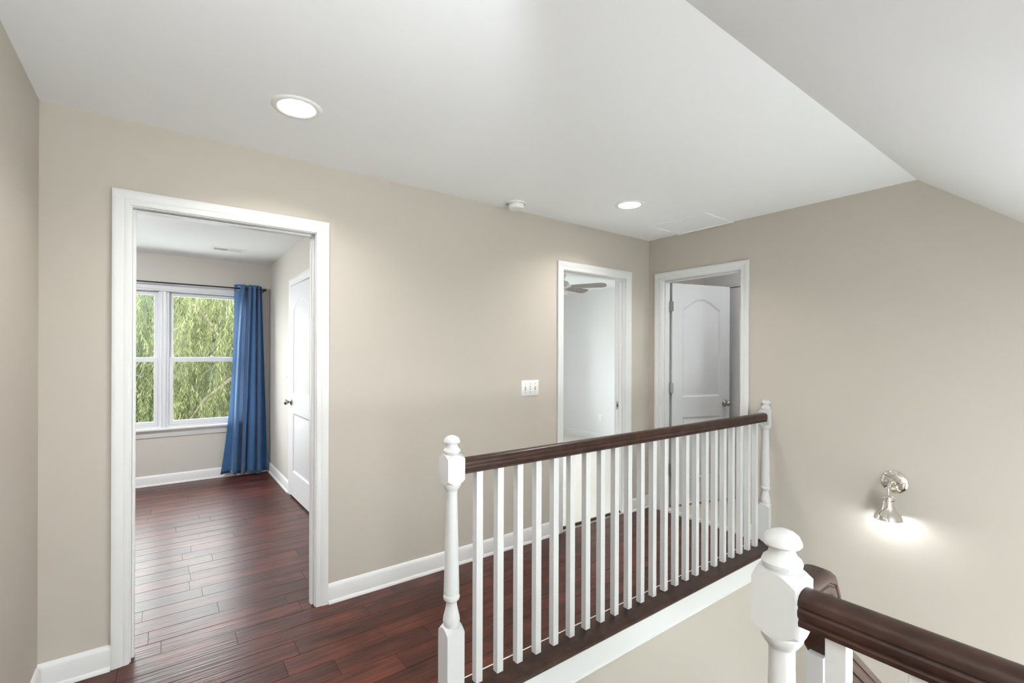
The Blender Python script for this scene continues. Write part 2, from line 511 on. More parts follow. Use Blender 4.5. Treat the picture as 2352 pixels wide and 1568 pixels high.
def plank_mesh():
    """board of unit length in X, 0.1255 wide, with eased top edges"""
    w, t, e = 0.1255 / 2, 0.014, 0.0016
    mb = MB()
    ring = lambda x, k: [(x, -w, -t), (x, -w, -e), (x, -w + e, 0), (x, w - e, 0), (x, w, -e), (x, w, -t)]
    mb.loft([ring(-0.5, 0), ring(0.5, 0)])
    return mb.mesh('plank')
PLANK = plank_mesh()
PLANK.materials.append(WOOD)
PW = 0.1275
JOINTS = {0: [0.298], 3: [0.252], -2: [0.518], 5: [0.193], -1: [-0.3, 0.9], 1: [0.62], 2: [-0.05], 4: [0.72]}
def planks(x0, x1, y0, y1, seed):
    rr = random.Random(seed)
    k0 = math.floor((y0 - 2.592) / PW + 1e-6)
    k = k0
    while 2.592 + k * PW < y1 - 0.005:
        a, b = max(y0, 2.592 + k * PW), min(y1, 2.592 + (k + 1) * PW)
        cuts = list(JOINTS.get(k, []))
        lo, hi = (min(cuts), max(cuts)) if cuts else (None, None)
        if lo is None:
            lo = hi = x0 + rr.uniform(0.1, 1.1)
            cuts = [lo]
        while lo - 0.5 > x0:
            lo -= rr.choice([0.45, 0.62, 0.8, 0.95, 1.1]); cuts.append(lo)
        while hi + 0.5 < x1:
            hi += rr.choice([0.45, 0.62, 0.8, 0.95, 1.1]); cuts.append(hi)
        xs = [x0] + sorted(c for c in cuts if x0 + 0.08 < c < x1 - 0.08) + [x1]
        for c, d in zip(xs[:-1], xs[1:]):
            o = link('plank', PLANK, None, floor, ((c + d) / 2, (a + b) / 2, rr.uniform(-0.0006, 0)))
            o.scale = (d - c - 0.0016, (b - a - 0.0012) / 0.1255, 1)
        k += 1
planks(-2.64, X1, YA + 0.0, YW, 3)
planks(XL, XB, 1.724, YA, 4)
planks(XL, 0.90, YS, 1.724, 5)

struct(obj('floor_carpet', MB().slab('Z', -0.2, 0.012, (2.0, XR), (YA + 0.055, YW)), CARPET),
    'cream carpet beyond the second doorway', 'floor')
struct(obj('floor_vestibule', MB().slab('Z', -0.2, 0.004, (XB + 0.05, 4.5), (1.05, YA)), TILE),
    'beige floor behind the half-open door', 'floor')
struct(obj('floor_lower', MB().slab('Z', LOW - 0.1, LOW, (0.8, XB + TH), (YS - TH, YN + 0.1)), WOOD),
    'lower storey floor at the foot of the stairs', 'floor')

# ------------------------------------------------------------------ trim: casings, jambs, baseboards
CAS = [(0, 0), (0, 0.008), (0.004, 0.0105), (0.016, 0.0125), (0.024, 0.0115), (0.030, 0.0145), (0.046, 0.0165), (0.058, 0.018), (CW, 0.0165), (CW, 0)]
def casing(parent, plane, sgn, u0, u1, top, zb=0.0, name='casing'):
    """three mitred boards around an opening; u0..u1 are the casing's inner edges. plane=(axis, coordinate)"""
    ax, a = plane
    def P(u, d, z):
        return (u, a + sgn * d, z) if ax == 'Y' else (a + sgn * d, u, z)
    left = [[P(u0 - w, d, zb) for w, d in CAS], [P(u0 - w, d, top + w) for w, d in CAS]]
    right = [[P(u1 + w, d, zb) for w, d in CAS], [P(u1 + w, d, top + w) for w, d in CAS]]
    head = [[P(u0 - w, d, top + w) for w, d in CAS], [P(u1 + w, d, top + w) for w, d in CAS]]
    for rings in (left, head, right):
        obj(name, MB().loft(rings), TRIM, parent, smooth=25)

def door_frame(name, ax, a0, a1, u0, u1, top, stop_at, label):
    """jamb lining between wall faces a0..a1, with door stop"""
    mb = MB()
    def B(c0, c1, v0, v1, z0, z1):
        mb.box(*((v0, c0, z0, v1, c1, z1) if ax == 'Y' else (c0, v0, z0, c1, v1, z1)))
    e = 0.0
    B(a0 - e, a1 + e, u0 - JB, u0, 0, top + JB)
    B(a0 - e, a1 + e, u1, u1 + JB, 0, top + JB)
    B(a0 - e, a1 + e, u0, u1, top, top + JB)
    o = struct(obj(name, mb, TRIM, bevel=0.0015), label, 'doorway')
    st = MB()
    mb = st
    s0, s1 = stop_at
    B(s0, s1, u0, u0 + 0.011, 0, top)
    B(s0, s1, u1 - 0.011, u1, 0, top)
    B(s0, s1, u0 + 0.011, u1 - 0.011, top - 0.011, top)
    obj('door_stop', st, TRIM, o, bevel=0.002)
    return o

rv = 0.005
d1 = door_frame('door_1', 'Y', YA, YA + TH, *D1, (YA + 0.035, YA + 0.075), 'white cased doorway to the bedroom with the blue curtain')
casing(d1, ('Y', YA), -1, D1[0] - rv, D1[1] + rv, D1[2] + rv)
casing(d1, ('Y', YA + TH), 1, D1[0] - rv, D1[1] + rv, D1[2] + rv)
d2 = door_frame('door_2', 'Y', YA, YA + TH, *D2, (YA + 0.03, YA + 0.065), 'white cased doorway to the carpeted room with a ceiling fan')
casing(d2, ('Y', YA), -1, D2[0] - rv, D2[1] + rv, D2[2] + rv)
casing(d2, ('Y', YA + TH), 1, D2[0] - rv, D2[1] + rv, D2[2] + rv)
d3 = door_frame('door_3', 'X', XB, XB + TH, *D3, (XB + 0.035, XB + 0.07), 'white cased doorway with half-open panel door in the end wall')
casing(d3, ('X', XB), -1, D3[0] - rv, D3[1] + rv, D3[2] + rv)
d4 = door_frame('door_4', 'X', X1, X1 + TH, *D4, (X1 + 0.04, X1 + 0.075), 'white cased arched-panel door on the bedroom side wall')
casing(d4, ('X', X1), -1, D4[0] - rv, D4[1] + rv, D4[2] + rv)

# strike plate on the carpeted room's doorway
sp = obj('strike_plate', MB().box(D2[1] - 0.0015, YA + 0.072, 0.905, D2[1], YA + 0.1, 0.975), NICKEL, d2, bevel=0.001)
obj('strike_hole', MB().box(D2[1] - 0.0022, YA + 0.078, 0.925, D2[1] - 0.0012, YA + 0.090, 0.955), DARKHOLE, sp)

BASE = [(0, 0), (0.014, 0), (0.014, 0.088), (0.012, 0.094), (0.010, 0.099), (0.006, 0.104), (0, 0.108)]
SHOE = [(0.0, 0.0), (0.026, 0.0), (0.0255, 0.006), (0.022, 0.013), (0.0145, 0.017), (0.0, 0.017)]
def baseboard(name, ax, a, sgn, u0, u1, label, z=0.0, shoe=True):
    def P(d, h, u):
        return (u, a + sgn * d, z + h) if ax == 'Y' else (a + sgn * d, u, z + h)
    o = struct(obj(name, MB().loft([[P(d, h, u) for d, h in BASE] for u in (u0, u1)]), TRIM, smooth=30), label, 'baseboard')
    if shoe:
        obj('shoe_moulding', MB().loft([[P(d, h, u) for d, h in SHOE] for u in (u0 + 0.001, u1 - 0.001)]), TRIM, o, smooth=30)
    return o
co = CW + rv
baseboard('baseboard_north', 'Y', YA, -1, D1[1] + co, D2[0] - co, 'white baseboard along the hall wall between the doorways')
baseboard('baseboard_north_left', 'Y', YA, -1, XL, D1[0] - co, 'short white baseboard left of the bedroom doorway')
baseboard('baseboard_north_right', 'Y', YA, -1, D2[1] + co, XB, 'short white baseboard between second doorway and corner')
baseboard('baseboard_east', 'X', XB, -1, 1.73, D3[0] - co, 'short white baseboard right of the half-open door')
baseboard('baseboard_west', 'X', XL, 1, YS, YA - 0.03, 'white baseboard at the foot of the left hall wall')
baseboard('baseboard_bedroom_north', 'Y', YW, -1, -2.65, X1, 'white baseboard under the bedroom window')
baseboard('baseboard_bedroom_east', 'X', X1, -1, D4[1] + co, YW - 0.03, 'white baseboard between curtain and arched-panel door')
baseboard('baseboard_bedroom_east_near', 'X', X1, -1, YA + TH + 0.02, D4[0] - co, 'white baseboard hidden behind the bedroom doorway jamb')
baseboard('baseboard_carpet_east', 'X', XR, -1, YA + TH, YW, 'white baseboard below the outlet in the carpeted room', 0.012, False)
baseboard('baseboard_carpet_north', 'Y', YW, -1, 2.0, XR - 0.03, 'white baseboard on the carpeted room window wall', 0.012, False)
baseboard('baseboard_vestibule', 'X', 4.5, -1, 2.53, YA, 'white baseboard on the vestibule back wall', 0.004, False)

struct(obj('trim_1', MB().loft([[(D2[0] if i == 0 else D2[1], YA + 0.035 + d, h) for d, h in ((0, 0), (0.003, 0.010), (0.012, 0.014), (0.024, 0.014), (0.034, 0.010), (0.036, 0))] for i in (0, 1)]), RAIL, smooth=40),
    'dark wooden transition strip between hardwood and cream carpet', 'threshold')
struct(obj('trim_2', MB().box(XB + 0.035, D3[0], 0.0, XB + 0.075, D3[1], 0.010), TRIM, bevel=0.003),
    'thin white threshold below the half-open door', 'threshold')

# landing nosing, white fascia and caulk line at the balustrade
def nosing(p0, p1, out, name, label):
    """rounded dark board; p0->p1 along its back edge, out = outward unit vector"""
    o = Vector(out)
    prof = [(0, -0.012), (0, 0.020), (0.122, 0.020), (0.134, 0.017), (0.141, 0.010), (0.143, 0.002), (0.140, -0.006), (0.133, -0.012), (0.122, -0.0135)]
    rings = [[tuple(Vector(p) + o * d + Vector((0, 0, h))) for d, h in prof] for p in (p0, p1)]
    return struct(obj(name, MB().loft(rings), RAIL, smooth=30), label, 'trim')
nosing((0.985, 1.722, 0), (XB - 0.002, 1.722, 0), (0, -1, 0), 'trim_3', 'dark brown landing nosing under the row of white balusters')
struct(obj('trim_4', MB().box(0.90, YS, -0.012, 1.0, 0.455, 0.020), RAIL, bevel=0.006), 'dark brown nosing under the near guard rail', 'trim')
struct(obj('trim_5', MB().box(0.90, 0.455, -0.012, 0.985, 1.722, 0.018), RAIL, bevel=0.006), 'dark brown nosing at the top of the stairs', 'trim')
struct(obj('trim_6', MB().box(0.985, 1.722, 0.0, XB, 1.729, 0.0215), CAULK, bevel=0.002), 'pale thin caulk line behind the balusters', 'trim')
fas = MB().box(0.93, YN - 0.014, -0.143, XB, YN, -0.0125)
fas = struct(obj('trim_7', fas, TRIM, bevel=0.001), 'white fascia board below the landing nosing', 'trim')
obj('moulding', MB().loft([[(x, YN - 0.014 - d, -0.143 + h) for d, h in ((0, 0), (0.006, 0), (0.008, 0.005), (0.005, 0.010), (0.0, 0.013))] for x in (0.93, XB)]), TRIM, fas, smooth=40)
struct(obj('trim_8', MB().box(0.93, YS, -0.20, 0.945, YN - 0.014, -0.0125), TRIM), 'white fascia board under the near guard rail', 'trim')

# ------------------------------------------------------------------ balustrades
NW = 0.039
def arch_block(mb, cx, cyy, z0, z1, half, sh):
    """square block whose top and bottom shoulders are turned (rounded off towards the corners)"""
    n = 8
    def ring(z, k):
        pts = []
        side = [(-1, -1), (1, -1), (1, 1), (-1, 1)]
        for s in range(4):
            a, b = side[s], side[(s + 1) % 4]
            for i in range(n):
                t = i / n
                x, y = (a[0] + (b[0] - a[0]) * t) * half, (a[1] + (b[1] - a[1]) * t) * half
                r = math.hypot(x, y)
                f = (r - half) / (half * (math.sqrt(2) - 1))
                pts.append((cx + x, cyy + y, z + k * f * sh))
        return pts
    def inner(z):
        pts = ring(z, 0)
        r = half * 0.86
        out = []
        for x, y, zz in pts:
            d = math.hypot(x - cx, y - cyy)
            out.append((cx + (x - cx) / d * r, cyy + (y - cyy) / d * r, z))
        return out
    mb.loft([inner(z0), ring(z0, 1), ring(z1, -1), inner(z1)], caps=True)

def newel(parent, cx, cyy, z_base, cut=None):
    mb = MB()
    arch_block(mb, cx, cyy, 0.872, 0.993, NW, 0.018)            # upper block
    # turned cap
    cap = [(0.030, 0.985), (0.030, 0.998), (0.0345, 1.000), (0.0355, 1.006), (0.033, 1.012), (0.026, 1.018), (0.0225, 1.026), (0.0225, 1.034),
           (0.031, 1.036), (0.034, 1.040), (0.0335, 1.045), (0.029, 1.055), (0.021, 1.062), (0.010, 1.0665), (0.0005, 1.068)]
    mb.lathe(cap, (cx, cyy, 0), 32)
    shaft = [(0.030, 0.885), (0.0365, 0.870), (0.0355, 0.862), (0.030, 0.853), (0.0235, 0.845), (0.0225, 0.838), (0.0225, 0.81), (0.0255, 0.70),
             (0.0290, 0.55), (0.0315, 0.44), (0.0315, 0.430), (0.0285, 0.427), (0.0325, 0.420), (0.0335, 0.412), (0.031, 0.404), (0.024, 0.398),
             (0.0215, 0.392), (0.0225, 0.378), (0.0275, 0.355), (0.0325, 0.335), (0.0345, 0.320), (0.033, 0.308), (0.030, 0.298), (0.030, 0.28)]
    mb.lathe(shaft, (cx, cyy, 0), 32)
    arch_block(mb, cx, cyy, z_base, 0.298, NW, 0.022)
    me = mb.mesh('newel_post', 28)
    if cut is not None:
        bm = bmesh.new(); bm.from_mesh(me)
        bmesh.ops.bisect_plane(bm, geom=bm.verts[:] + bm.edges[:] + bm.faces[:], plane_co=(cut, 0, 0), plane_no=(1, 0, 0), clear_outer=True)
        bm.to_mesh(me); bm.free()
    return link('newel_post', me, POST, parent)

_H = [(0.018, 0.0), (0.026, 0.002), (0.027, 0.010), (0.0240, 0.013), (0.0240, 0.0155), (0.0280, 0.0185), (0.0303, 0.025), (0.0298, 0.032), (0.0268, 0.0355),
      (0.0268, 0.038), (0.0295, 0.0405), (0.0290, 0.048), (0.0240, 0.0565), (0.0140, 0.0618), (0.0045, 0.0635)]
RAILP = [(-w, h) for w, h in _H] + [(w, h) for w, h in reversed(_H)]
RZ = 0.906
def sweep_rail(name, path, side, parent):
    """handrail profile swept along a path of (point) with mitred corners; side = horizontal unit vector"""
    s = Vector(side)
    P = [Vector(p) for p in path]
    rings = []
    for i, p in enumerate(P):
        d0 = (P[i] - P[i - 1]).normalized() if i else (P[1] - P[0]).normalized()
        d1 = (P[i + 1] - P[i]).normalized() if i < len(P) - 1 else d0
        n0, n1 = s.cross(d0), s.cross(d1)
        m = (n0 + n1).normalized()
        m = m / max(0.3, m.dot(n0))
        rings.append([tuple(p + s * w + m * h) for w, h in RAILP])
    return obj(name, MB().loft(rings), RAIL, parent, smooth=32)

BS = 0.032
def baluster_mesh(h):
    return MB().box(-BS / 2, -BS / 2, 0, BS / 2, BS / 2, h).mesh('baluster')
YB = 1.6785
bal = thing('balustrade', (0.948, YB, 0), 'white balustrade with dark handrail running along the hall to the end wall', 'railing')
newel(bal, 0.946, YB, -0.18)
newel(bal, XB, YB, 0.020, cut=XB - 0.0005)
sweep_rail('handrail', [(0.985, YB, RZ), (XB - NW, YB, RZ)], (0, -1, 0), bal)
bm_ = baluster_mesh(RZ - 0.020 + 0.002)
bm_.materials.append(POST)
for i in range(23):
    o = link('baluster', bm_, None, bal, (1.0555 + 0.1074 * i + BS / 2, YB, 0.020), 0.0012)

NY = 0.412
grd = thing('guard_rail', (0.949, NY, 0), 'near white newel post with dark level handrail in the foreground', 'railing')
newel(grd, 0.949, NY, -0.18)
sweep_rail('handrail', [(0.949, NY - NW, RZ), (0.949, YS + 0.002, RZ)], (-1, 0, 0), grd)
for i in range(16):
    y = 0.318 - 0.115 * i
    if y > YS + 0.05:
        link('baluster', bm_, None, grd, (0.949, y, 0.020), 0.0012)

# stair handrail with gooseneck, going down along +X
st = thing('stair_rail', (1.14, NY, -0.2), 'dark stair handrail with gooseneck dropping behind the near newel post', 'railing')
zc = RZ - 0.012
path = [(0.949 + NW, NY, zc), (1.085, NY, zc), (1.100, NY, zc - 0.006), (1.108, NY, zc - 0.020), (1.110, NY, 0.80), (1.114, NY, 0.772), (1.135, NY, 0.748)]
sl = -0.776
for k in range(1, 3):
    path.append((1.135 + 0.8 * k, NY, 0.748 + sl * 0.8 * k))
sweep_rail('handrail', path, (0, -1, 0), st)
for k in range(13):
    x = 1.115 + 0.125 * k
    tz = -0.19 * (math.floor((x - 0.985) / 0.25) + 1)
    top = 0.748 + sl * (x - 1.135) + 0.012
    if k == 0: top = 0.768
    me = baluster_mesh(top - tz - 0.006)
    link('baluster', me, POST, st, (x, NY, tz + 0.006), 0.0012)

# ------------------------------------------------------------------ stairs (below the frame)
stair = thing('staircase', (2.2, 1.03, LOW), 'dark wooden staircase descending below the balustrade', 'staircase')
for k in range(6):
    z = -0.19 * (k + 1)
    obj('tread', MB().box(0.985 + 0.25 * k - 0.025, 0.36, z - 0.03, 0.985 + 0.25 * (k + 1), YN - 0.016, z), RAIL, stair, bevel=0.008)
    obj('riser', MB().box(0.985 + 0.25 * k, 0.37, z, 0.985 + 0.25 * k + 0.02, YN - 0.016, z + 0.16), TRIM, stair)
obj('riser', MB().box(2.485, 0.37, -1.33, 2.505, YN - 0.016, -1.17), TRIM, stair)
obj('landing', MB().box(2.46, 0.36, -1.37, XB - 0.003, YN - 0.016, -1.33), RAIL, stair, bevel=0.006)
for k in range(7):
    z = -1.33 - 0.19 * (k + 1)
    obj('tread', MB().box(2.5, 0.36 - 0.25 * (k + 1), z - 0.03, XB - 0.003, 0.36 - 0.25 * k + 0.025, z), RAIL, stair, bevel=0.008)
    obj('riser', MB().box(2.5, 0.34 - 0.25 * k, z, XB - 0.003, 0.36 - 0.25 * k, z + 0.16), TRIM, stair)

# ------------------------------------------------------------------ doors
def offset_poly(pts, d):
    n = len(pts); out = []
    for i in range(n):
        a, b, c = Vector(pts[i - 1]), Vector(pts[i]), Vector(pts[(i + 1) % n])
        e0, e1 = (b - a).normalized(), (c - b).normalized()
        n0, n1 = Vector((-e0.y, e0.x)), Vector((-e1.y, e1.x))
        m = (n0 + n1)
        m = m / max(0.4, m.dot(n0))
        out.append(tuple(b + m * d))
    return out

def door_leaf(w, h, t, arched=True):
    """two-panel moulded door, hinge edge at x=0, front at y=0 facing -y, bottom at z=0"""
    s, rail_b = 0.118, 0.235
    lock0, lock1 = 0.80, 0.985
    top = h - 0.135
    low = [(s, rail_b), (w - s, rail_b), (w - s, lock0), (s, lock0)]
    if arched:
        spring = top - 0.10
        up = [(s, lock1), (w - s, lock1), (w - s, spring)]
        for i in range(1, 14):
            a = i / 14
            x = w - s - (w - 2 * s) * a
            up.append((x, spring + 0.10 * math.sin(math.pi * a) ** 1.15))
        up.append((s, spring))
    else:
        up = [(s, lock1), (w - s, lock1), (w - s, top), (s, top)]
    bm = bmesh.new()
    for face_y, sg in ((0.0, 1), (t, -1)):
        loops = []
        outer = [bm.verts.new((x, face_y, z)) for x, z in ((0, 0), (w, 0), (w, h), (0, h))]
        loops.append(outer)
        for pts in (low, up):
            prev = [bm.verts.new((x, face_y, z)) for x, z in pts]
            loops.append(prev)
            for d, dep in ((0.010, 0.007), (0.016, 0.009), (0.026, 0.009), (0.044, 0.004)):
                cur = [bm.verts.new((x, face_y + sg * dep, z)) for x, z in offset_poly(pts, d)]
                for i in range(len(pts)):
                    j = (i + 1) % len(pts)
                    bm.faces.new((prev[i], prev[j], cur[j], cur[i]))
                prev = cur
            bm.faces.new(prev)
        ed = []
        for lp in loops:
            for i in range(len(lp)):
                ed.append(bm.edges.get((lp[i], lp[(i + 1) % len(lp)])) or bm.edges.new((lp[i], lp[(i + 1) % len(lp)])))
        bmesh.ops.triangle_fill(bm, use_beauty=True, use_dissolve=False, edges=ed)
        if face_y == 0.0: first = outer
    for i in range(4):
        j = (i + 1) % 4
        bm.faces.new((first[i], first[j], outer[j], outer[i]))
    bmesh.ops.recalc_face_normals(bm, faces=bm.faces)
    me = bpy.data.meshes.new('leaf')
    bm.to_mesh(me); bm.free()
    me.polygons.foreach_set('use_smooth', [True] * len(me.polygons))
    me.set_sharp_from_angle(angle=R(20))
    return me

def knob_mesh():
    """knob on its rosette, axis along -Y from the door face"""
    mb = MB()
    prof = [(0.0005, 0), (0.033, 0.0), (0.033, -0.004), (0.029, -0.008), (0.016, -0.011), (0.0115, -0.016), (0.0105, -0.026), (0.014, -0.032),
            (0.022, -0.037), (0.0265, -0.045), (0.027, -0.053), (0.024, -0.061), (0.016, -0.067), (0.0005, -0.069)]
    mb.lathe(prof, seg=28, axis='Y')
    return mb.mesh('knob', 40)
KNOB = knob_mesh(); KNOB.materials.append(NICKEL)

def hinge_mesh():
    mb = MB()
    mb.box(-0.030, 0.0, -0.0445, -0.003, 0.002, 0.0445)
    mb.box(0.003, 0.0, -0.0445, 0.030, 0.002, 0.0445)
    mb.lathe([(0.0005, -0.047), (0.006, -0.046), (0.006, 0.046), (0.0005, 0.047)], seg=14)
    return mb.mesh('hinge', 40)
HINGE = hinge_mesh(); HINGE.materials.append(STEEL)

def place_leaf(parent, loc, rotz, w, h, t, knob_x=None, flip=False, arched=True):
    o = link('leaf', door_leaf(w, h, t, arched), DOORP, parent, loc)
    o.rotation_euler = (0, 0, rotz)
    WLk = WL[o]
    if knob_x is not None:
        for side in (0, 1):
            k = bpy.data.objects.new('knob', KNOB); COL.objects.link(k); k.parent = o
            k.location = (knob_x, 0 if side == 0 else t, 0.915)
            if side: k.rotation_euler = (0, 0, math.pi)
            WL[k] = WLk
    return o

# half-open door in the end wall: hinge on the left jamb, swung into the vestibule
ang = math.atan2(2.387 - 2.5745, 4.38 - 3.735)
lf = place_leaf(d3, (3.735, 2.5745, 0.018), ang, 0.675, 2.03, 0.035, 0.615)
# front of the leaf (local -y) faces the hall side
for z in (1.835, 1.091, 0.356):
    hg = bpy.data.objects.new('hinge', HINGE); COL.objects.link(hg); hg.parent = d3
    hg.location = (XB + TH - 0.003, D3[1] - 0.006, z)
    hg.rotation_euler = (0, 0, R(-50))
    WL[hg] = Vector((0, 0, 0))
# arched panel door on the bedroom side wall, a hand's breadth ajar
lf4 = place_leaf(d4, (X1 + 0.002, D4[0] + 0.003, 0.018), R(90 + 1.3), D4[1] - D4[0] - 0.006, 2.03, 0.035, None)
lf4.scale = (1, -1, 1)
for side in (0,):
    k = bpy.data.objects.new('knob', KNOB); COL.objects.link(k); k.parent = lf4
    k.location = (D4[1] - D4[0] - 0.066, 0, 0.905)
for z in (0.26, 1.05, 1.84):
    hg = bpy.data.objects.new('hinge', HINGE); COL.objects.link(hg); hg.parent = d4
    hg.location = (X1 - 0.004, D4[0] + 0.001, z); hg.rotation_euler = (0, 0, R(90))
# closed panel door on the vestibule's back wall
d5 = door_frame('door_5', 'X', 4.455, 4.50, 1.70, 2.455, 2.055, (4.49, 4.4995), 'white panel door glimpsed past the edge of the half-open door')
lf5 = place_leaf(d5, (4.464, 2.452, 0.018), R(-90), 0.75, 2.03, 0.03, None)

# ------------------------------------------------------------------ bedroom window
def window_unit(name, u0, u1, y, label, lock=True):
    """double-hung unit filling u0..u1 in the opening, room side towards -Y"""
    mb = MB()
    z0, z1 = WZ
    fw = 0.022
    mb.slab('Y', y + 0.02, y + 0.10, (u0, u1), (z0, z1), [(u0 + fw, u1 - fw, z0 + fw, z1 - fw)])
    o = struct(obj(name, mb, VINYL, bevel=0.004), label, 'window')
    zm = 1.321
    sw = 0.036
    for (a, b, ya, nm) in ((z0 + fw, zm + 0.028, y + 0.028, 'lower_sash'), (zm - 0.02, z1 - fw, y + 0.060, 'upper_sash')):
        i0, i1 = u0 + fw, u1 - fw
        bot = 0.045 if nm == 'lower_sash' else 0.04
        tp = 0.05 if nm == 'lower_sash' else 0.04
        s = obj(nm, MB().slab('Y', ya, ya + 0.03, (i0, i1), (a, b), [(i0 + sw, i1 - sw, a + bot, b - tp)]), VINYL, o, bevel=0.005)
        obj('pane', MB().box(i0 + sw - 0.004, ya + 0.013, a + bot - 0.004, i1 - sw + 0.004, ya + 0.017, b - tp + 0.004), GLASS, s)
        if nm == 'lower_sash' and lock:
            c = (i0 + i1) / 2
            lk = MB().lathe([(0.0005, 0.016), (0.012, 0.014), (0.016, 0.008), (0.018, 0)], (c, ya + 0.012, b), 16)
            lk.box(c - 0.03, ya + 0.004, b, c + 0.03, ya + 0.022, b + 0.006)
            obj('sash_lock', lk, VINYL, s, smooth=40)
    return o
w1 = window_unit('window_1', WR[0], WR[1], YW, 'right double-hung bedroom window partly covered by the blue curtain')
w2 = window_unit('window_2', WLf[0], WLf[1], YW, 'left double-hung bedroom window cut by the doorway jamb')
mul = MB().loft([[(0.015 + d, YW + 0.02 - h, z) for d, h in ((-0.025, 0), (-0.025, 0.012), (-0.018, 0.02), (-0.008, 0.016), (0.008, 0.016), (0.018, 0.02), (0.025, 0.012), (0.025, 0))] for z in WZ])
struct(obj('trim_9', mul, VINYL, smooth=30), 'white mullion strip between the two bedroom windows', 'trim')
cs = struct(obj('trim_10', MB().box(WLf[0] - 0.07, YW - 0.016, 2.068, WR[1] + 0.07, YW, 2.135), VINYL, bevel=0.004), 'white head casing above the bedroom windows', 'trim')
obj('inner_bead', MB().box(WLf[0], YW - 0.012, 2.052, WR[1], YW + 0.02, 2.07), VINYL, cs, bevel=0.004)
struct(obj('trim_11', MB().box(WR[1], YW - 0.014, 0.6, WR[1] + 0.06, YW, 2.068), VINYL, bevel=0.003), 'white side casing behind the blue curtain', 'trim')
struct(obj('trim_12', MB().box(WLf[0] - 0.06, YW - 0.014, 0.6, WLf[0], YW, 2.068), VINYL, bevel=0.003), 'white side casing of the left bedroom window', 'trim')
sl_ = struct(obj('trim_13', MB().box(WLf[0] - 0.09, YW - 0.05, 0.578, WR[1] + 0.09, YW + 0.03, 0.602), TRIM, bevel=0.006), 'white window sill under the bedroom windows', 'sill')
obj('apron', MB().loft([[(x, YW - d, 0.578 - h) for d, h in ((0, 0), (0.018, 0), (0.018, 0.05), (0.012, 0.062), (0.010, 0.074), (0, 0.078))] for x in (WLf[0] - 0.07, WR[1] + 0.07)]), TRIM, sl_, smooth=30)
window_unit('window_3', 2.6, 3.5, YW, 'left window of the carpeted room, out of view')
window_unit('window_4', 3.5, 4.4, YW, 'right window of the carpeted room, out of view')
def added_window(name, x0, x1, z0, z1, label):  # unseen south windows, added to light the hall
    o = struct(obj(name, MB().slab('Y', YS - 0.08, YS - 0.02, (x0, x1), (z0, z1), [(x0 + 0.05, x1 - 0.05, z0 + 0.05, z1 - 0.05)]), VINYL, bevel=0.004), label, 'window')
    obj('pane', MB().box(x0 + 0.045, YS - 0.055, z0 + 0.045, x1 - 0.045, YS - 0.05, z1 - 0.045), GLASS, o)
added_window('window_5', -0.345, 0.555, 0.70, 2.20, 'dormer window added behind the viewpoint to light the hall')
added_window('window_6', 1.2, 3.2, -1.85, 0.05, 'foyer window added below the stairs as a fill light source')

# ------------------------------------------------------------------ curtain and rod
YR, ZR = 6.125, 2.128
cur = thing('curtain', (0.78, YR, 0.02), 'blue grommet curtain hanging at the right end of the bedroom window', 'curtain')
# fold lines: x and depth at the heading, x and depth at the hem (negative depth = towards the room)
FOLDS = [(.655, .024, .527, .030), (.700, .002, .580, .036), (.735, -.028, .625, .030), (.752, -.034, .640, -.045), (.765, .010, .672, -.050), (.772, .035, .690, .045),
         (.788, .030, .722, .045), (.795, -.020, .732, -.040), (.812, -.040, .753, -.050), (.826, .000, .760, .012), (.828, .030, .775, -.020), (.838, -.030, .795, -.058),
         (.858, -.045, .845, -.058), (.870, .000, .861, .000), (.873, .030, .869, .040), (.882, -.020, .878, -.035), (.896, -.040, .912, -.045), (.906, .000, .925, .000),
         (.916, .026, .950, .020), (.930, .016, .998, -.004)]
def curtain_mesh():
    per, nz = 9, 46
    ns = (len(FOLDS) - 1) * per
    vs, fs = [], []
    def cr(p0, p1, p2, p3, t):
        return 0.5 * (2 * p1 + (p2 - p0) * t + (2 * p0 - 5 * p1 + 4 * p2 - p3) * t * t + (3 * p1 - p0 - 3 * p2 + p3) * t ** 3)
    for j in range(nz + 1):
        t = j / nz                            # 0 top .. 1 bottom
        z = 2.172 + (0.022 - 2.172) * t
        e = t ** 1.15
        ex = {0: 2.4, 1: 1.5, 2: 0.7, 3: 0.7, 4: 0.8}
        pts = [(a + (c - a) * t ** ex.get(n, 1.0), (b + (d - b) * e) * (1.35 if n > 2 else 1.0)) for n, (a, b, c, d) in enumerate(FOLDS)]
        for i in range(ns + 1):
            k, q = min(i // per, len(pts) - 2), i / per - min(i // per, len(pts) - 2)
            P4 = [pts[max(0, min(len(pts) - 1, k + m))] for m in (-1, 0, 1, 2)]
            x, y = cr(*[p[0] for p in P4], q), cr(*[p[1] for p in P4], q)
            sN = i / ns
            zz = z + (0.010 * math.sin(14 * sN) + 0.016 * (1 - sN)) * t ** 8
            vs.append((x, min(YR + y, YW - 0.05), zz))
    for j in range(nz):
        for i in range(ns):
            a = j * (ns + 1) + i
            fs.append((a, a + 1, a + ns + 2, a + ns + 1))
    me = bpy.data.meshes.new('fabric')
    me.from_pydata(vs, [], fs)
    me.polygons.foreach_set('use_smooth', [True] * len(fs))
    return me, vs, ns
cme, cvs, cns = curtain_mesh()
fab = link('fabric', cme, FABRIC, cur)
sd = fab.modifiers.new('Solidify', 'SOLIDIFY'); sd.thickness = 0.002; sd.offset = 0
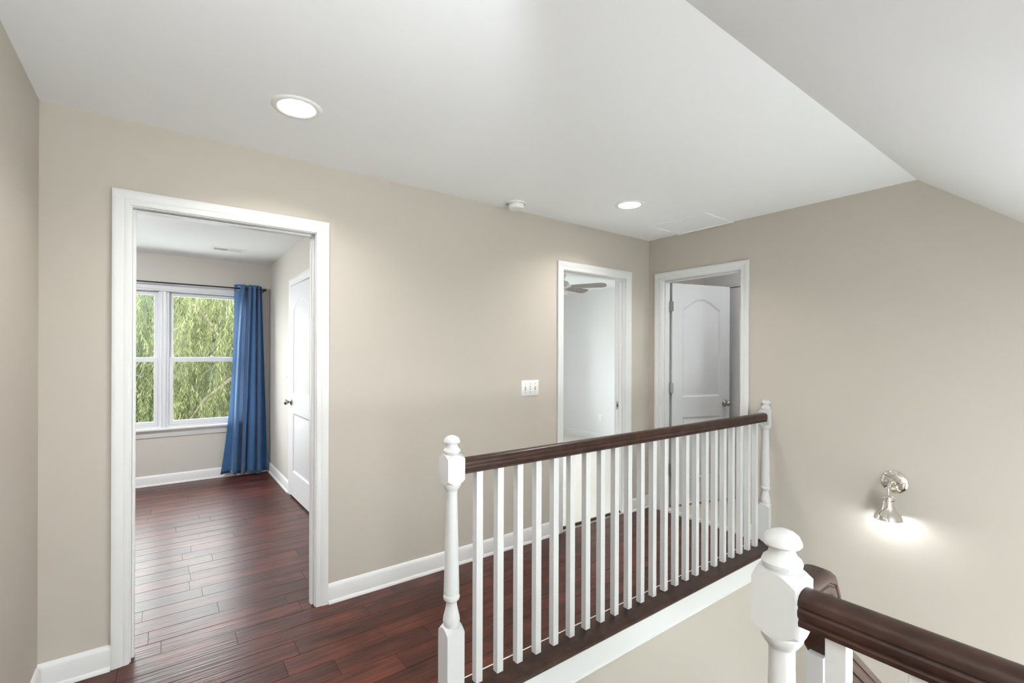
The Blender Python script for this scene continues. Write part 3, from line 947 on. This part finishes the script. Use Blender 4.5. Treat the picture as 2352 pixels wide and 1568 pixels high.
def torus(mb, c, nrm, r0, r1, seg=28, sec=8):
    n = Vector(nrm).normalized()
    a = n.cross(Vector((0, 0, 1))).normalized(); b = n.cross(a)
    rings = []
    for i in range(seg + 1):
        t = 2 * math.pi * i / seg
        d = a * math.cos(t) + b * math.sin(t)
        rings.append([Vector(c) + d * (r0 + r1 * math.cos(2 * math.pi * k / sec)) + n * r1 * 0.6 * math.sin(2 * math.pi * k / sec) for k in range(sec)])
    mb.loft(rings, caps=False)
row = 1
zrow = [v for v in cvs[row * (cns + 1):(row + 1) * (cns + 1)]]
last = None
for i in range(2, cns - 1):
    if (zrow[i][1] - YR) * (zrow[i + 1][1] - YR) <= 0:
        tx, ty = zrow[i + 1][0] - zrow[i - 1][0], zrow[i + 1][1] - zrow[i - 1][1]
        m_ = MB(); torus(m_, (zrow[i][0], zrow[i][1], ZR), (-ty, tx, 0), 0.020, 0.0055)
        obj('grommet', m_, CHROME, fab, smooth=60)
        break
rod = thing('curtain_rod', (0.02, YR, ZR), 'thin black curtain rod above the bedroom windows', 'curtain rod')
obj('rod', MB().tube([(-1.05, YR, ZR), (0.962, YR, ZR)], 0.008, 14), BLACK, rod, smooth=40)
for x in (0.962, -1.05):
    obj('finial', MB().lathe([(0.0005, -0.018), (0.011, -0.014), (0.0155, -0.004), (0.0155, 0.004), (0.011, 0.014), (0.0005, 0.018)], (x, YR, ZR), 18, 'X'), BLACK, rod, smooth=50)
for x in (0.945, -0.95):
    obj('bracket', MB().tube([(x, YR, ZR - 0.008), (x, YR + 0.01, ZR - 0.02), (x, YW, ZR - 0.02)], 0.005, 8), BLACK, rod, smooth=40)

# ------------------------------------------------------------------ ceiling fixtures
def downlight(x, y, label):
    t = thing('recessed_light', (x, y, H), label, 'ceiling light', 'recessed lamps in the hall ceiling')
    obj('trim_ring', MB().lathe([(0.076, H + 0.002), (0.074, H - 0.004), (0.080, H - 0.0075), (0.092, H - 0.006), (0.099, H - 0.002), (0.1005, H - 0.0002)], (x, y, 0), 48), PLASTIC, t, smooth=40)
    obj('baffle', MB().lathe([(0.076, H + 0.001), (0.074, H + 0.006), (0.060, H + 0.040), (0.054, H + 0.052)], (x, y, 0), 48), PLASTIC, t, smooth=40)
    obj('lens', MB().lathe([(0.0545, H + 0.050), (0.045, H + 0.047), (0.025, H + 0.045), (0.0005, H + 0.0445)], (x, y, 0), 48), LENS, t, smooth=60)
downlight(*LAMPS[0], 'lit recessed ceiling lamp above the bedroom doorway')
downlight(*LAMPS[1], 'lit recessed ceiling lamp near the ceiling access panel')

sm = thing('smoke_detector', (1.962, 2.598, H), 'round white smoke detector on the ceiling near the wall', 'smoke detector')
obj('base', MB().lathe([(0.0005, H), (0.066, H), (0.067, H - 0.008), (0.063, H - 0.011)], (1.962, 2.598, 0), 40), PLASTIC, sm, smooth=40)
obj('body', MB().lathe([(0.057, H - 0.009), (0.058, H - 0.028), (0.050, H - 0.040), (0.035, H - 0.044), (0.034, H - 0.0415), (0.0005, H - 0.042)], (1.962, 2.598, 0), 40), PLASTIC, sm, smooth=40)

pn = thing('access_panel', (3.39, 2.17, H), 'flat white ceiling access panel beside the end wall', 'ceiling panel')
obj('frame', MB().slab('Z', H - 0.009, H, (3.185, XB - 0.004), (1.925, 2.42), [(3.215, XB - 0.034, 1.955, 2.39)]), CEIL, pn, bevel=0.003)
obj('panel', MB().box(3.213, 1.953, H - 0.004, XB - 0.032, 2.392, H), CEIL, pn)

rg = thing('ceiling_register', (0.53, 5.52, H), 'white slatted air register on the bedroom ceiling', 'air vent')
obj('frame', MB().slab('Z', H - 0.006, H, (0.38, 0.68), (5.44, 5.60), [(0.41, 0.65, 5.47, 5.57)]), PLASTIC, rg, bevel=0.002)
obj('duct', MB().box(0.41, 5.47, H - 0.0012, 0.65, 5.57, H - 0.0002), DARKHOLE, rg)
for k in range(20):
    x = 0.416 + 0.012 * k
    tilt = 0.004 if k < 10 else -0.004
    obj('slat', MB().loft([[(x - tilt, y, H - 0.0055), (x - tilt + 0.001, y, H - 0.0055), (x + tilt + 0.001, y, H - 0.0012), (x + tilt, y, H - 0.0012)] for y in (5.47, 5.57)] if k < 10 else
        [[(x - 0.006, y, H - 0.0055), (x + 0.006, y, H - 0.003), (x + 0.006, y, H - 0.002), (x - 0.006, y, H - 0.0045)] for y in (5.47, 5.57)]), PLASTIC, rg)

# ceiling fan in the carpeted room
FX, FY = 4.088, 4.437
fan = thing('ceiling_fan', (FX, FY, H), 'white ceiling fan with taupe blades in the carpeted room', 'ceiling fan')
obj('canopy', MB().lathe([(0.0005, H), (0.068, H), (0.068, H - 0.012), (0.058, H - 0.035), (0.040, H - 0.075), (0.034, H - 0.10), (0.034, H - 0.12)], (FX, FY, 0), 32), PLASTIC, fan, smooth=50)
obj('motor_housing', MB().lathe([(0.034, H - 0.115), (0.085, H - 0.13), (0.098, H - 0.15), (0.098, H - 0.185), (0.085, H - 0.20), (0.05, H - 0.21), (0.05, H - 0.235), (0.085, H - 0.24), (0.085, H - 0.255), (0.06, H - 0.28), (0.0005, H - 0.285)], (FX, FY, 0), 32), PLASTIC, fan, smooth=40)
base_dir = math.atan2(RV.y, RV.x)
for k in range(5):
    a = base_dir + R(-23 + 72 * k)
    d = Vector((math.cos(a), math.sin(a), 0)); s = Vector((-math.sin(a), math.cos(a), 0))
    zb = 2.245
    c = Vector((FX, FY, zb))
    def pt(r, w, dz): return tuple(c + d * r + s * w + Vector((0, 0, dz - w * 0.26)))
    out = [(0.13, -0.045), (0.20, -0.055), (0.50, -0.065), (0.54, -0.058), (0.565, -0.03), (0.57, 0.0), (0.565, 0.03), (0.54, 0.058), (0.50, 0.065), (0.20, 0.055), (0.13, 0.045)]
    bl = obj('blade', MB().loft([[pt(r, w, 0) for r, w in out], [pt(r, w, 0.006) for r, w in out]]), BLADE, fan)
    obj('blade_iron', MB().loft([[pt(r, w, 0.007) for r, w in ((0.06, -0.012), (0.15, -0.02), (0.19, -0.03), (0.19, 0.03), (0.15, 0.02), (0.06, 0.012))],
                                 [pt(r, w, 0.012) for r, w in ((0.06, -0.012), (0.15, -0.02), (0.19, -0.03), (0.19, 0.03), (0.15, 0.02), (0.06, 0.012))]]), PLASTIC, bl)

# ------------------------------------------------------------------ switches and outlet
def wall_plate(name, c, u, n, gangs, label, cat, kind='switch'):
    """c centre on the wall, u horizontal unit vector, n outward normal"""
    u, n, c = Vector(u), Vector(n), Vector(c)
    z = Vector((0, 0, 1))
    hw = 0.035 + 0.0231 * (gangs - 1)
    t = thing(name, c, label, cat)
    def P(a, b, d): return tuple(c + u * a + z * b + n * d)
    hh = 0.0575
    obj('plate', MB().loft([[P(a, b, 0) for a, b in ((-hw, -hh), (hw, -hh), (hw, hh), (-hw, hh))],
                            [P(a, b, 0.003) for a, b in ((-hw, -hh), (hw, -hh), (hw, hh), (-hw, hh))],
                            [P(a, b, 0.006) for a, b in ((-hw + 0.004, -hh + 0.004), (hw - 0.004, -hh + 0.004), (hw - 0.004, hh - 0.004), (-hw + 0.004, hh - 0.004))]]), PLASTIC, t, smooth=50)
    for g in range(gangs):
        a = (g - (gangs - 1) / 2) * 0.0462
        if kind == 'switch':
            for b in (-0.030, 0.030):
                obj('screw', MB().loft([[P(a + 0.003 * math.cos(k), b + 0.003 * math.sin(k), d) for k in np.linspace(0, 6.2832, 9)[:-1]] for d in (0.0058, 0.0072)]), NICKEL, t)
            obj('slot', MB().loft([[P(a + i, b, 0.0062) for i, b in ((-0.0052, -0.012), (0.0052, -0.012), (0.0052, 0.012), (-0.0052, 0.012))],
                                   [P(a + i, b, 0.0065) for i, b in ((-0.0052, -0.012), (0.0052, -0.012), (0.0052, 0.012), (-0.0052, 0.012))]]), DARKHOLE, t)
            up = 1 if g % 2 == 0 else -1
            obj('toggle', MB().loft([[P(a + i, b, 0.006) for i, b in ((-0.004, -0.009), (0.004, -0.009), (0.004, 0.009), (-0.004, 0.009))],
                                     [P(a + i, b + up * 0.008, 0.017) for i, b in ((-0.0035, -0.004), (0.0035, -0.004), (0.0035, 0.004), (-0.0035, 0.004))]]), PLASTIC, t)
        else:
            for b in (-0.019, 0.019):
                s = obj('socket', MB().loft([[P(0.0165 * math.cos(k), b + 0.014 * math.sin(k), d) for k in np.linspace(0, 6.2832, 17)[:-1]] for d in (0.0055, 0.0075)]), PLASTIC, t)
                for q in (-0.006, 0.006):
                    obj('slot', MB().loft([[P(q + i, b + j, d) for i, j in ((-0.0015, -0.005), (0.0015, -0.005), (0.0015, 0.005), (-0.0015, 0.005))] for d in (0.0074, 0.0079)]), DARKHOLE, s)
    return t
wall_plate('light_switch', (2.196, YA, 1.145), (1, 0, 0), (0, -1, 0), 3, 'white triple light switch plate between the two hall doorways', 'light switch')
wall_plate('light_switch', (X1, 5.20, 1.15), (0, 1, 0), (-1, 0, 0), 1, 'single white light switch beside the arched panel door', 'light switch')
wall_plate('wall_outlet', (XR, 5.244, 0.365), (0, 1, 0), (-1, 0, 0), 1, 'white wall outlet low in the carpeted room', 'outlet', 'outlet')

# ------------------------------------------------------------------ stair sconce
SY, SZ, SX = 0.915, 0.622, 3.485
sc = thing('wall_sconce', (XB, SY, SZ), 'polished nickel wall sconce with bell shade lighting the stairwell wall', 'wall lamp')
obj('backplate', MB().lathe([(0.0005, XB), (0.068, XB), (0.068, XB - 0.004), (0.063, XB - 0.009), (0.045, XB - 0.016), (0.022, XB - 0.021), (0.0005, XB - 0.022)], (0, SY, SZ), 48, 'X'), CHROME, sc, smooth=40)
for dy in (-0.040, 0.040):
    obj('screw_cap', MB().lathe([(0.0075, XB - 0.012), (0.0075, XB - 0.020), (0.005, XB - 0.024), (0.0005, XB - 0.025)], (0, SY + dy, SZ), 16, 'X'), CHROME, sc, smooth=40)
obj('arm', MB().tube([(XB - 0.018, SY, SZ), (XB - 0.06, SY, SZ + 0.006), (SX + 0.022, SY, SZ + 0.002), (SX + 0.006, SY, SZ - 0.012), (SX, SY, SZ - 0.04), (SX, SY, SZ - 0.07)], 0.0075, 12), CHROME, sc, smooth=50)
obj('collar', MB().lathe([(0.016, SZ - 0.02), (0.024, SZ - 0.026), (0.0255, SZ - 0.034)], (XB - 0.035, SY, 0), 20), CHROME, sc, smooth=50)
obj('socket_cup', MB().lathe([(0.0005, 0.562), (0.016, 0.560), (0.025, 0.553), (0.026, 0.545), (0.023, 0.542), (0.023, 0.526), (0.028, 0.522)], (SX, SY, 0), 28), CHROME, sc, smooth=40)
for q in (-1, 1):
    obj('thumbscrew', MB().tube([(SX, SY + q * 0.034, 0.538), (SX, SY + q * 0.022, 0.538)], 0.004, 8), CHROME, sc, smooth=40)
sh = [(0.026, 0.530), (0.0285, 0.524), (0.030, 0.505), (0.034, 0.488), (0.043, 0.470), (0.055, 0.455), (0.064, 0.442), (0.069, 0.428), (0.0725, 0.420),
      (0.0710, 0.4195), (0.0670, 0.428), (0.062, 0.441), (0.053, 0.453), (0.041, 0.468), (0.032, 0.487), (0.028, 0.505), (0.024, 0.527)]
obj('shade', MB().lathe(sh, (SX, SY, 0), 48), CHROME, sc, smooth=50)
obj('bulb', MB().lathe([(0.0005, 0.403), (0.012, 0.4055), (0.019, 0.413), (0.0215, 0.423), (0.019, 0.435), (0.013, 0.450), (0.011, 0.495), (0.011, 0.52)], (SX, SY, 0), 24), BULB, sc, smooth=60)

# pendant added to brighten hall and stairwell, outside the frame to the right
PXY = (1.7, -0.55)
zt = zs(PXY[1])
pd = thing('fill_pendant', (*PXY, zt), 'round opal pendant added in the foyer as unseen fill light', 'pendant lamp')
obj('canopy', MB().lathe([(0.0005, zt + 0.06), (0.06, zt + 0.055), (0.06, zt - 0.02), (0.0005, zt - 0.03)], (*PXY, 0), 24), CHROME, pd, smooth=40)
obj('cord', MB().tube([(*PXY, zt - 0.02), (*PXY, 0.90)], 0.005, 8), BLACK, pd)
obj('globe', MB().lathe([(0.20 * math.sin(t) + 0.0005, 0.72 + 0.20 * math.cos(t)) for t in np.linspace(0, math.pi, 20)], (*PXY, 0), 36), OPAL, pd, smooth=60)

# unseen uplighter added to brighten the ceiling, standing under the dormer
UPM = new_mat('fill_uplight_diffuser', (1, 1, 1), 0.5, emis=((0.90, 0.955, 1.0), FILL_UPLIGHT_STRENGTH))
tl = thing('fill_uplighter', (0.15, -0.95, 0), 'slim uplighter added behind the viewpoint to brighten the ceiling', 'added lamp')
obj('base', MB().lathe([(0.0005, 0.0), (0.13, 0.0), (0.13, 0.015), (0.03, 0.03), (0.0005, 0.032)], (0.15, -0.95, 0), 32), BLACK, tl, smooth=40)
obj('pole', MB().tube([(0.15, -0.95, 0.02), (0.15, -0.95, 1.42)], 0.012, 12), BLACK, tl, smooth=40)
obj('bowl', MB().lathe([(0.0005, 1.40), (0.05, 1.405), (0.12, 1.44), (0.17, 1.50), (0.167, 1.502), (0.118, 1.445), (0.05, 1.412), (0.0005, 1.408)], (0.15, -0.95, 0), 40), BLACK, tl, smooth=40)
obj('diffuser', MB().lathe([(0.15, 1.478), (0.08, 1.482), (0.0005, 1.484)], (0.15, -0.95, 0), 40), UPM, tl, smooth=60)

# flush opal lamps added out of view to brighten the rooms
def dome(x, y, r, mat, label):
    t = thing('fill_ceiling_lamp', (x, y, H), label, 'ceiling light')
    obj('base', MB().lathe([(0.0005, H), (r * 1.05, H), (r * 1.05, H - 0.02), (r, H - 0.024)], (x, y, 0), 36), PLASTIC, t, smooth=40)
    obj('diffuser', MB().lathe([(r * 0.99, H - 0.022), (r * 0.93, H - 0.05), (r * 0.75, H - 0.075), (r * 0.4, H - 0.092), (0.0005, H - 0.097)], (x, y, 0), 36), mat, t, smooth=60)
DOMEM = new_mat('opal_fill_dome', (1, 1, 1), 0.4, emis=((0.95, 0.975, 1.0), FILL_DOME_STRENGTH))
DOMES = new_mat('opal_small_fill_dome', (1, 1, 1), 0.4, emis=((0.97, 0.98, 1.0), SMALL_FILL_DOME_STRENGTH))
dome(-0.85, 4.5, 0.19, DOMEM, 'opal dome added on the bedroom ceiling as unseen fill light')
DOMEC = new_mat('opal_carpet_room_fill_dome', (1, 1, 1), 0.4, emis=((0.97, 0.98, 1.0), 40.0))  # added fill lamp for the carpeted room
dome(2.75, 5.1, 0.17, DOMEC, 'opal dome added on the carpeted room ceiling as unseen fill light')
dome(4.1, 1.55, 0.13, DOMES, 'small opal dome added on the vestibule ceiling as unseen fill light')

# ------------------------------------------------------------------ garden outside
GZ = -3.0
struct(obj('ground', MB().quad((-40, 6.5, GZ), (40, 6.5, GZ), (40, 70, GZ), (-40, 70, GZ)), LAWN), 'lawn below the bedroom window', 'ground')
struct(obj('ground_front', MB().quad((-40, -60, GZ), (40, -60, GZ), (40, -1.9, GZ), (-40, -1.9, GZ)), LAWN), 'lawn in front of the house', 'ground')

def leaf_object(name, pos, dirv, length, width, mat, parent):
    """many small pointed leaves as one mesh: each a folded rhombus of two triangles"""
    n = len(pos)
    d = dirv / np.linalg.norm(dirv, axis=1, keepdims=True)
    ref = rng.normal(size=(n, 3))
    s = np.cross(d, ref); s /= np.linalg.norm(s, axis=1, keepdims=True)
    L = length[:, None]; W = width[:, None]
    v = np.stack([pos, pos + d * L * 0.45 + s * W * 0.5, pos + d * L, pos + d * L * 0.45 - s * W * 0.5], axis=1).reshape(-1, 3)
    me = bpy.data.meshes.new(name)
    me.vertices.add(4 * n)
    me.vertices.foreach_set('co', v.astype(np.float32).ravel())
    me.loops.add(4 * n)
    me.loops.foreach_set('vertex_index', np.arange(4 * n, dtype=np.int32))
    me.polygons.add(n)
    me.polygons.foreach_set('loop_start', np.arange(0, 4 * n, 4, dtype=np.int32))
    me.update(calc_edges=True)
    me.validate()
    o = link(name, me, mat, parent)
    o['kind'] = 'stuff'
    return o

wt = thing('willow_tree', (1.9, 12.6, GZ), 'weeping willow with hanging pale green fronds outside the bedroom window', 'tree')
obj('trunk', MB().tube([(1.9, 12.6, GZ), (1.95, 12.55, -1.2), (1.8, 12.4, 0.6), (1.85, 12.3, 2.2)], [0.32, 0.26, 0.2, 0.13], 12), BARK, wt, smooth=60)
BR = [[(1.85, 12.35, 1.1), (1.45, 11.6, 1.05), (1.113, 11.0, 1.33), (0.85, 10.9, 1.81), (0.5, 10.7, 2.3)],
      [(1.80, 12.4, 0.3), (1.4, 10.8, 0.85), (1.013, 10.0, 0.92), (0.61, 9.9, 0.58), (0.3, 9.8, 0.1)],
      [(1.85, 12.3, 2.0), (0.9, 12.1, 2.9), (-0.4, 11.9, 3.2), (-1.6, 11.7, 2.7)],
      [(1.85, 12.3, 1.9), (3.0, 12.0, 2.9), (4.2, 11.6, 3.0), (5.2, 11.3, 2.4)],
      [(1.85, 12.3, 2.1), (1.6, 11.2, 3.1), (1.2, 10.0, 3.2), (0.9, 9.2, 2.7)],
      [(1.85, 12.3, 2.1), (2.6, 11.0, 3.0), (3.1, 10.0, 2.9), (3.4, 9.3, 2.3)],
      [(1.85, 12.3, 2.1), (2.0, 13.2, 3.2), (1.4, 14.2, 3.2), (0.9, 14.9, 2.6)]]
for b in BR:
    obj('branch', MB().tube(b, list(np.linspace(0.05, 0.012, len(b))), 8), BARK, wt, smooth=60)
twig = MB()
for k in range(26):
    x, y = rng.uniform(-0.5, 1.5), rng.uniform(9.8, 11.6)
    z = rng.uniform(0.0, 2.2); dx = rng.uniform(-0.5, 0.5)
    twig.tube([(x, y, z), (x + dx * 0.5, y, z - 0.1), (x + dx, y - 0.1, z - 0.5)], [0.008, 0.006, 0.003], 5)
obj('twigs', twig, BARK, wt)['kind'] = 'stuff'
# hanging fronds
P, D, Ln, Wd = [], [], [], []
nstr = 2300
CL = [(rng.uniform(-1.2, 2.6), rng.uniform(9.6, 13.4), rng.uniform(-0.3, 3.6)) for k in range(110)]
for k in range(nstr):
    near = k < 1500
    cl = CL[k % 110]
    x = cl[0] + rng.normal(0, 0.10) if near else rng.uniform(-4.0, 6.5)
    y = cl[1] + rng.normal(0, 0.10) if near else rng.uniform(9.6, 13.6)
    if x < 0.0 and y < 13.2 and rng.random() < 0.35 + 0.5 * min(1, -x / 0.6) and near:
        continue
    top = (cl[2] + rng.normal(0, 0.22) if near else rng.uniform(-0.4, 3.7)) - 0.05 * (x - 1.8) ** 2
    ln = rng.uniform(0.7, 1.9)
    n = int(ln / 0.022)
    t = np.linspace(0, 1, n)
    drift = rng.normal(0, 0.13, 2); wob = rng.uniform(0, 6.28)
    px = x + drift[0] * t + 0.03 * np.sin(5 * t + wob) + rng.normal(0, 0.006, n)
    py = y + drift[1] * t + 0.03 * np.cos(4 * t + wob) + rng.normal(0, 0.006, n)
    pz = top - ln * t
    a = rng.uniform(0, 6.283, n)
    sp = rng.uniform(0.25, 0.75, n)
    P.append(np.stack([px, py, pz], 1))
    D.append(np.stack([np.cos(a) * sp, np.sin(a) * sp, -np.ones(n)], 1))
    Ln.append(rng.uniform(0.065, 0.125, n)); Wd.append(rng.uniform(0.010, 0.018, n))
leaf_object('fronds', np.concatenate(P), np.concatenate(D), np.concatenate(Ln), np.concatenate(Wd), WILLOW, wt)

def broad_tree(c, rx, ry, rz, nleaf, label):
    t = thing('broadleaf_tree', (c[0], c[1], GZ), label, 'tree', 'trees behind the willow')
    obj('trunk', MB().tube([(c[0], c[1], GZ), (c[0] + 0.1, c[1], c[2])], [0.22, 0.12], 10), BARK, t, smooth=60)
    u = rng.normal(size=(nleaf, 3)); u /= np.linalg.norm(u, axis=1, keepdims=True)
    lump = 1 + 0.16 * np.sin(u[:, 0] * 7 + c[0]) * np.sin(u[:, 2] * 6) + 0.10 * np.sin(u[:, 1] * 13 + u[:, 2] * 11)
    r = rng.uniform(0.72, 1.0, nleaf) * lump
    p = np.array(c) + u * r[:, None] * np.array([rx, ry, rz])
    d = u * 0.5 + rng.normal(0, 0.7, (nleaf, 3)) + np.array([0, 0, -0.4])
    leaf_object('foliage', p, d, rng.uniform(0.10, 0.19, nleaf), rng.uniform(0.05, 0.10, nleaf), BROAD, t)
    core = MB().lathe([(rx * 0.86 * math.sin(a) + 0.001, c[2] + rz * 0.86 * math.cos(a)) for a in np.linspace(0, math.pi, 14)], (c[0], c[1], 0), 20)
    obj('crown_core', core, BROAD, t, smooth=60)
broad_tree((-2.7, 16.0, 0.9), 2.1, 1.5, 3.6, 11000, 'dark broadleaf tree left behind the willow')
broad_tree((2.9, 17.4, 0.8), 2.1, 1.5, 3.9, 11000, 'dark broadleaf tree straight behind the willow')
broad_tree((8.4, 17.0, 0.8), 2.1, 1.5, 3.6, 6000, 'dark broadleaf tree right behind the willow')
broad_tree((0.3, 24.0, 0.9), 3.6, 1.5, 4.9, 16000, 'broadleaf tree in the gap farthest behind the willow')
broad_tree((-8.2, 17.0, 0.8), 2.1, 1.5, 3.6, 6000, 'dark broadleaf tree far left outside the bedroom window')
